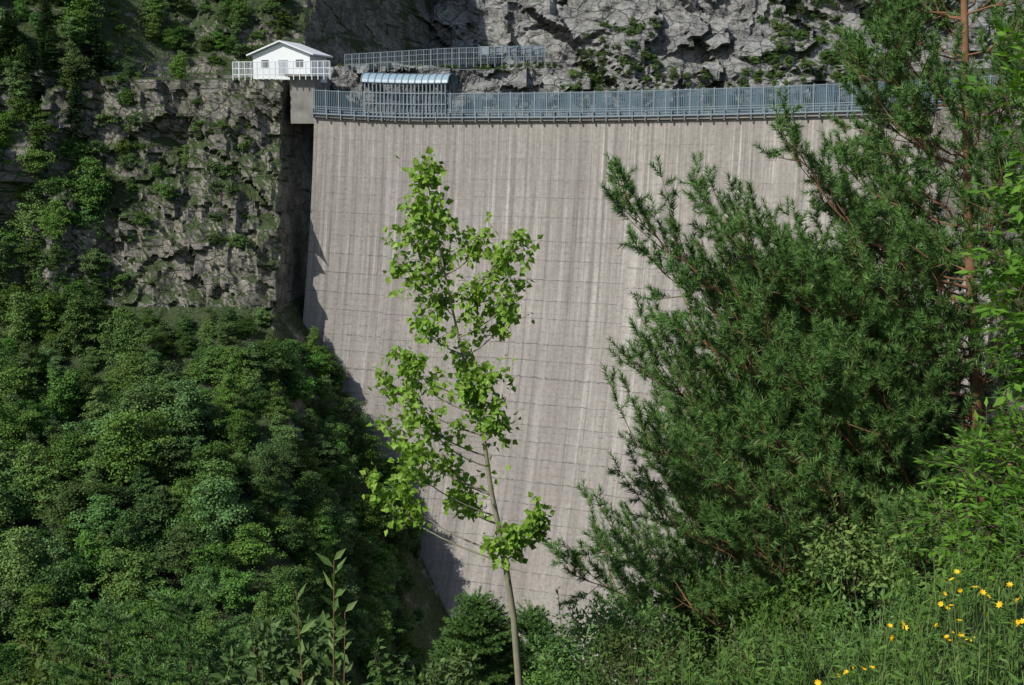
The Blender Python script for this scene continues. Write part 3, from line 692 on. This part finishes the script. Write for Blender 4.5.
def young(name,top,h,r,rs,mat,per=46,nl=0.022,shoot=0.10,wd_=0.003):
    root=empty(name); mb=MB(); ml=MB(); nd=Needles(); b=top-np.array([0,0,h]); mb.tube([b,(b+top)/2,top],[0.014,0.009,0.003],6)
    z=0.02
    while z<h:
        l=r*(z/h)**0.7+0.04
        for i in range(7):
            an=rs.rand()*6.28; a=top-np.array([0,0,z]); c=a+np.array([math.cos(an)*l,math.sin(an)*l,0.4*l]); mb.tube([a,(a+c)/2-[0,0,.02*l],c],[.005,.004,.002],4)
            m=max(2,int(l/0.045))
            for j in range(m):
                p=a+(c-a)*(j+1)/m; dv=nrm(c-a); sd=nrm(np.cross(dv,[0,0,1]))*(1 if j%2 else -1)
                nd.add(p,nrm(dv+sd*0.9+rs.randn(3)*.2+[0,0,.3]),shoot*(.6+.6*rs.rand())*(1.1-0.6*j/m)); nd.add(p-dv*0.04,dv,0.07)
        z+=0.06+0.04*rs.rand()
    q=0.0
    while q<h*0.5: nd.add(top-np.array([0,0,q]),np.array([0,0,1.])+rs.randn(3)*.1,shoot); q+=0.06
    nd.build(ml,rs,per,nl,wd_); mb.obj('trunk',M_bark,True,root); ml.obj('needles',mat,False,root)
for (px,py,d,h,r) in [(188,600,5.2,1.3,.5),(108,612,5.5,1.2,.45),(478,602,16,2.2,.9),(530,615,18,2.2,.9)]:
    young('young_spruce',W(px,py,d),h,r,rs,M_pine,per=60,nl=.022 if d<10 else .045,shoot=.1 if d<10 else .2,wd_=.0045 if d<10 else .010)
for (px,py,d) in [(60,700,6),(270,700,5),(400,705,7),(450,700,9),(240,690,8)]:
    bush('leafy_bush',W(px,py,d),np.array([.3,.3,.2]),1400,0.05,M_bush,rs,10)

# ---------------------------------------------------------------- light, world, camera
ts=nrm(np.array([-0.52,-0.52,0.66]))
sun=bpy.data.lights.new('sun','SUN'); sun.energy=4.9; sun.angle=math.radians(0.5); sun.color=(1.0,0.96,0.88)
so=bpy.data.objects.new('sun',sun); bpy.context.collection.objects.link(so)
so.rotation_euler=Vector(ts).to_track_quat('Z','Y').to_euler()
w_=bpy.data.worlds.new('World'); bpy.context.scene.world=w_; w_.use_nodes=True
nt=w_.node_tree; sk=nt.nodes.new('ShaderNodeTexSky'); sk.sky_type='NISHITA'; sk.sun_disc=False
sk.sun_elevation=math.asin(ts[2]); sk.sun_rotation=math.atan2(ts[0],ts[1])
nt.links.new(sk.outputs[0],nt.nodes['Background'].inputs[0]); nt.nodes['Background'].inputs[1].default_value=0.12
cam=bpy.data.cameras.new('camera'); co=bpy.data.objects.new('camera',cam); bpy.context.collection.objects.link(co)
cam.sensor_width=36; cam.lens=F/1024*36; cam.clip_end=8000; cam.clip_start=0.05
co.rotation_euler=(math.pi/2-TH,0,0); bpy.context.scene.camera=co
sc=bpy.context.scene; sc.view_settings.view_transform='Standard'; sc.view_settings.look='None'; sc.view_settings.exposure=0
print('instances',cnt[0])
